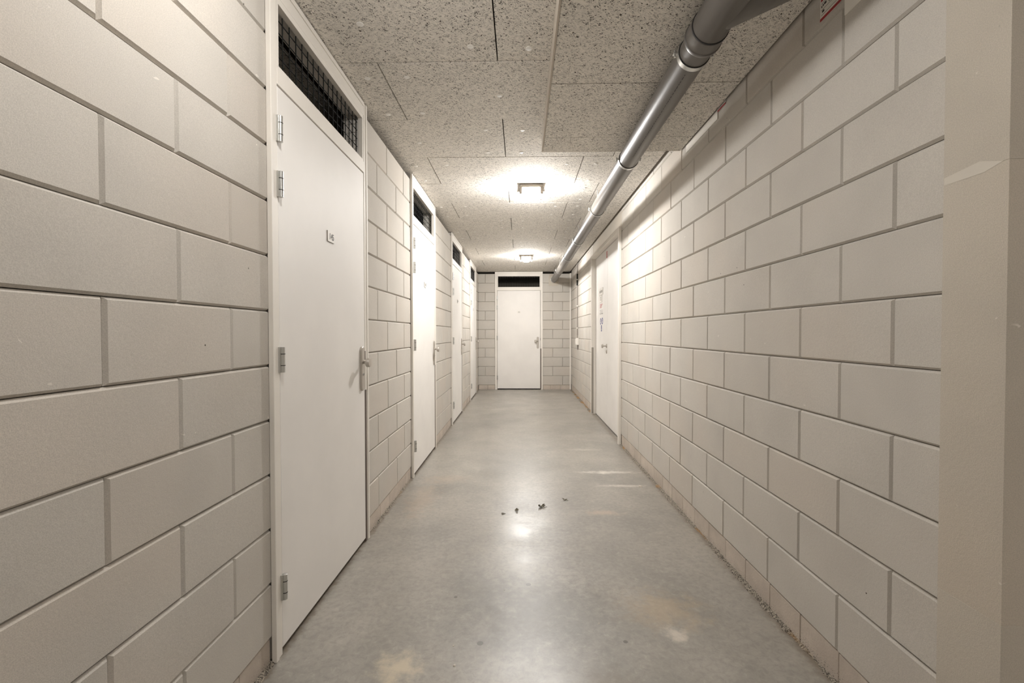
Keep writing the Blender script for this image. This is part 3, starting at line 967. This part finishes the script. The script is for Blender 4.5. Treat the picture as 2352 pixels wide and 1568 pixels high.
grime('grime', XR, RD1, YE - 0.03, -1, 0.045, M['rust'], 'rusty grime along the foot of the far right wall', 2)
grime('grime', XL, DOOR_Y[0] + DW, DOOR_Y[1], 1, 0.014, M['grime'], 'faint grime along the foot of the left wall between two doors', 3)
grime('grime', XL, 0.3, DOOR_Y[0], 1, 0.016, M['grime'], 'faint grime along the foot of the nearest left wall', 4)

# ------------------------------------------------------------------ bits on the floor
def leaf(x, y, s, rz, curl, label, seed, lobes=7):
    rg = random.Random(seed)
    b = MB(); n = 28; rings = 4
    vs = [(0, 0, 0.004 + curl * 0.2)]
    for k in range(1, rings + 1):
        for i in range(n):
            t = 2 * math.pi * i / n
            rad = s * k / rings * (0.72 + 0.28 * math.cos(lobes * t) * (k / rings)) * rg.uniform(0.9, 1.08)
            px, py = rad * math.cos(t), rad * 0.62 * math.sin(t)
            vs.append((px, py, 0.003 + curl * (k / rings) ** 2 * (0.5 + 0.5 * math.sin(2 * t + seed)) + rg.uniform(0, 0.15) * curl))
    fs = [(0, 1 + i, 1 + (i + 1) % n) for i in range(n)]
    for k in range(rings - 1):
        for i in range(n):
            fs.append((1 + k * n + i, 1 + (k + 1) * n + i, 1 + (k + 1) * n + (i + 1) % n, 1 + k * n + (i + 1) % n))
    vs2 = [(vx, vy, vz - 0.0018) for vx, vy, vz in vs]
    nv = len(vs)
    b.add(vs + vs2, fs + [tuple(nv + i for i in reversed(f)) for f in fs])
    rim = [1 + (rings - 1) * n + i for i in range(n)]
    b2 = MB(); b2.v, b2.f, b2.mi, b2.sm = b.v, b.f, b.mi, b.sm
    for i in range(n):
        b2.f.append([rim[i], nv + rim[i], nv + rim[(i + 1) % n], rim[(i + 1) % n]]); b2.mi.append(0); b2.sm.append(False)
    t = empty('dried_leaf', (x, y, 0), rz)
    b2.build('blade', M['leaf'], t)
    st = MB(); st.tube((s * 0.6, 0, 0.003), (s * 1.3, s * 0.15, 0.002), 0.0012, n=6); st.build('stem', M['leaf'], t)
    return tag(t, label, 'leaf', 'dried leaf scraps on the floor')
leaf(-0.121, 3.023, 0.015, 0.3, 0.004, 'small flat dried leaf scrap, leftmost of the scraps on the floor', 11, 3)
leaf(-0.028, 3.077, 0.020, 1.0, 0.014, 'small upright dried leaf scrap, second from the left on the floor', 12, 3)
leaf(0.144, 3.142, 0.030, 0.1, 0.018, 'largest crumpled dried leaf on the middle of the floor', 13, 9)
leaf(0.318, 3.285, 0.021, -0.5, 0.008, 'thin dried leaf scrap, rightmost on the floor', 14, 4)
def crumb(x, y, s, seed, label):
    rg = random.Random(seed)
    b = MB(); n = 8
    vs = [(0, 0, s * 0.8)]
    for k, (zz, rr) in enumerate(((0.55, 0.75), (0.0, 1.0))):
        for i in range(n):
            t = 2 * math.pi * i / n
            q = s * rr * rg.uniform(0.75, 1.15)
            vs.append((q * math.cos(t), q * math.sin(t) * 0.8, s * zz))
    fs = [(0, 1 + i, 1 + (i + 1) % n) for i in range(n)] + [(1 + i, 1 + n + i, 1 + n + (i + 1) % n, 1 + (i + 1) % n) for i in range(n)] + [tuple(1 + n + i for i in reversed(range(n)))]
    b.add(vs, fs)
    o = b.build('plaster_crumb', M['crumb']); o.location = (x, y, 0)
    return tag(o, label, 'crumb', 'plaster crumbs on the floor')
crumb(-0.243, 1.63, 0.006, 1, 'larger pale plaster crumb beside the yellowish floor stain')
crumb(-0.262, 1.735, 0.004, 2, 'small pale plaster crumb just beyond the larger one')
crumb(0.325, 1.88, 0.004, 3, 'pale plaster crumb on the right half of the near floor')
crumb(-0.079, 2.12, 0.003, 4, 'tiny pale plaster crumb left of the dark drip spot')
crumb(0.94, 3.58, 0.013, 5, 'pale plaster lump at the foot of the right wall')
